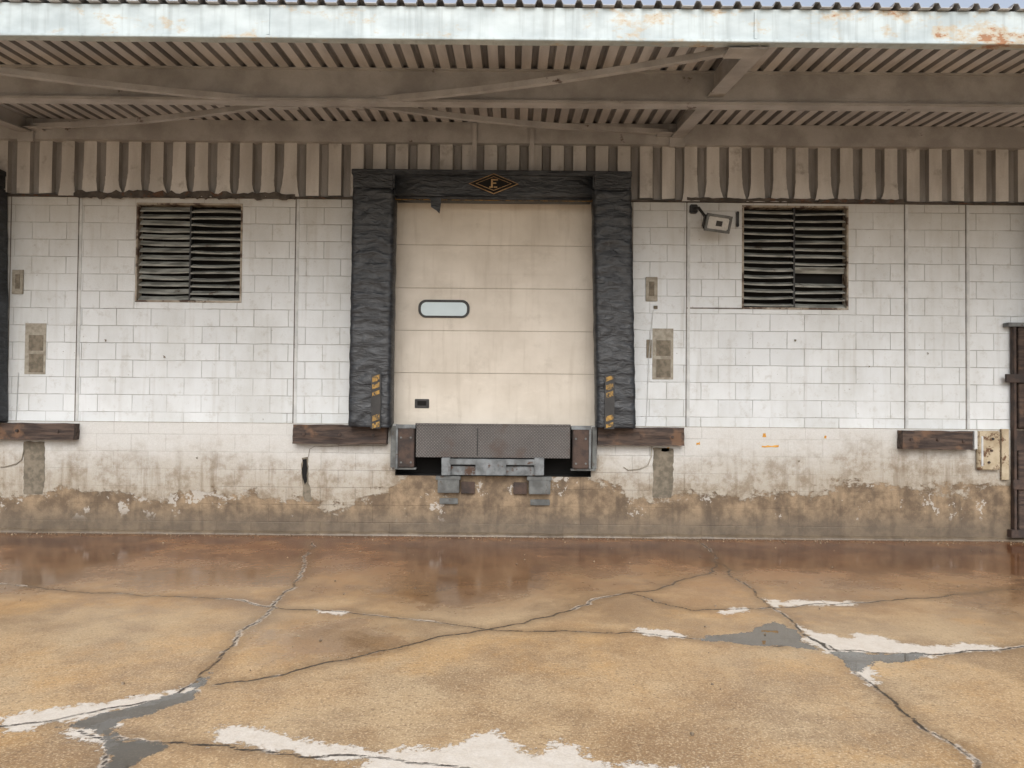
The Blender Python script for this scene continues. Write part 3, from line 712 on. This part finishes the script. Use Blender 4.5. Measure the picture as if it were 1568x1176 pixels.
dk=m.step(ng2,0.47,0.36); dry=m.mix(mulm(dk,m.step(near,0.0,1.0,0.25,0.5)),dry,s2l((102,80,59)))
wc=m.mix(m.step(nmid,0.35,0.65),s2l((128,88,62)),s2l((156,116,82)))
wc=m.mix(mulm(m.step(n11,0.42,0.6),0.65),wc,s2l((96,60,45)))
wc=m.mul(wc,m.mix(nf,(0.55,0.55,0.55,1),(1.2,1.2,1.2,1)))
col=m.mix(wet,dry,wc)
col=m.mul(col,(0.58,0.51,0.47,1),mulm(film,0.85))
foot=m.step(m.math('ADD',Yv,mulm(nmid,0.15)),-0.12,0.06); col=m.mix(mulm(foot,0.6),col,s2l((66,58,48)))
spall=m.step(m.math('ADD',attr('spall'),m.math('ADD',mulm(m.math('SUBTRACT',nf,0.5),0.24),mulm(m.math('SUBTRACT',ng2,0.5),0.12))),0.014,-0.006)
crk=attr('crackd')
sp2=mulm(m.step(m.math('ADD',crk,mulm(nf,0.09)),0.070,0.056),m.step(n11,0.49,0.57))
spall=m.math('MAXIMUM',spall,mulm(sp2,0.75))
spc=m.mix(nf,s2l((244,240,232)),s2l((196,182,162)))
spc=m.mul(spc,m.mix(ng,(0.78,0.78,0.78,1),(1.1,1.1,1.1,1)))
col=m.mix(mulm(spall,m.step(wet,0.3,0.9,0.95,0.45)),col,spc)
halo=mulm(m.step(m.math('ADD',crk,mulm(nf,0.12)),0.20,0.06),0.45)
col=m.mix(mulm(halo,m.math('SUBTRACT',1.0,spall)),col,s2l((110,88,64)))
pud=m.step(m.math('ADD',attr('puddle'),m.math('ADD',mulm(m.math('SUBTRACT',nf,0.5),0.13),mulm(m.math('SUBTRACT',nmid,0.5),0.16))),0.006,-0.006)
col=m.mix(mulm(pud,0.9),col,s2l((72,72,68)))
cl=m.step(m.math('ADD',crk,mulm(m.math('SUBTRACT',ng2,0.5),0.02)),0.015,0.005)
col=m.mix(mulm(mulm(cl,m.step(nmid,0.3,0.5,0.35,0.95)),m.math('SUBTRACT',1.0,pud)),col,s2l((54,47,40)))
rw=m.step(n11,0.35,0.65,0.32,0.12)
rd=m.step(n11,0.4,0.62,0.56,0.34)
rough=m.math('ADD',mulm(m.math('SUBTRACT',1.0,wet),rd),mulm(wet,rw))
rough=mulm(rough,m.math('SUBTRACT',1.0,mulm(film,0.72)))
rough=m.math('ADD',mulm(rough,m.math('SUBTRACT',1.0,pud)),mulm(pud,0.02))
rough=m.math('MAXIMUM',rough,mulm(mulm(spall,m.math('SUBTRACT',1.0,pud)),0.6))
hgt=m.math('ADD',mulm(ng,0.35),m.math('ADD',mulm(ng2,0.35),mulm(nf,0.5)))
hgt=m.math('SUBTRACT',hgt,mulm(cl,1.2)); hgt=m.math('SUBTRACT',hgt,mulm(spall,0.6))
flat=mulm(m.math('SUBTRACT',1.0,pud),m.math('SUBTRACT',1.0,mulm(m.math('MAXIMUM',film,mulm(wet,0.95)),0.93)))
nb=m.n.new('ShaderNodeBump'); nb.inputs['Distance'].default_value=0.007; m.l.new(hgt,nb.inputs['Height']); m.l.new(mulm(flat,0.8),nb.inputs['Strength'])
me.materials.append(m.out(col,rough,nb.outputs[0]))

# ------------------------------------------------------------------ light, world, camera
w=bpy.data.worlds.new("World"); bpy.context.scene.world=w; w.use_nodes=True; nt=w.node_tree
bg=nt.nodes['Background']; sky=nt.nodes.new('ShaderNodeTexSky'); sky.sky_type='NISHITA'; sky.sun_disc=False
EL=40
sky.sun_elevation=math.radians(EL); sky.sun_rotation=math.radians(180); sky.dust_density=4; sky.air_density=1.0; sky.ozone_density=1
hs=nt.nodes.new('ShaderNodeHueSaturation'); hs.inputs['Saturation'].default_value=0.5; hs.inputs['Value'].default_value=1.5
nt.links.new(sky.outputs[0],hs.inputs['Color']); nt.links.new(hs.outputs[0],bg.inputs[0]); bg.inputs[1].default_value=0.15
sl=bpy.data.lights.new('sun','SUN'); sl.energy=0.75; sl.angle=math.radians(50); sl.color=(1,1,0.99)
so=bpy.data.objects.new('sun',sl); so.rotation_euler=(math.radians(90-EL),0,0); bpy.context.scene.collection.objects.link(so)
cd=bpy.data.cameras.new('camera'); cd.sensor_width=36; cd.lens=F/1568*36; cd.clip_end=1000; cd.clip_start=0.05
cam=bpy.data.objects.new('camera',cd); bpy.context.scene.collection.objects.link(cam)
R=Matrix.Rotation(math.radians(90)+PITCH,4,'X')@Matrix.Rotation(ROLL,4,'Z')
cam.matrix_world=Matrix.Translation((0,-D,H))@R
sc=bpy.context.scene; sc.camera=cam
sc.view_settings.view_transform='Standard'; sc.view_settings.look='None'; sc.view_settings.exposure=0
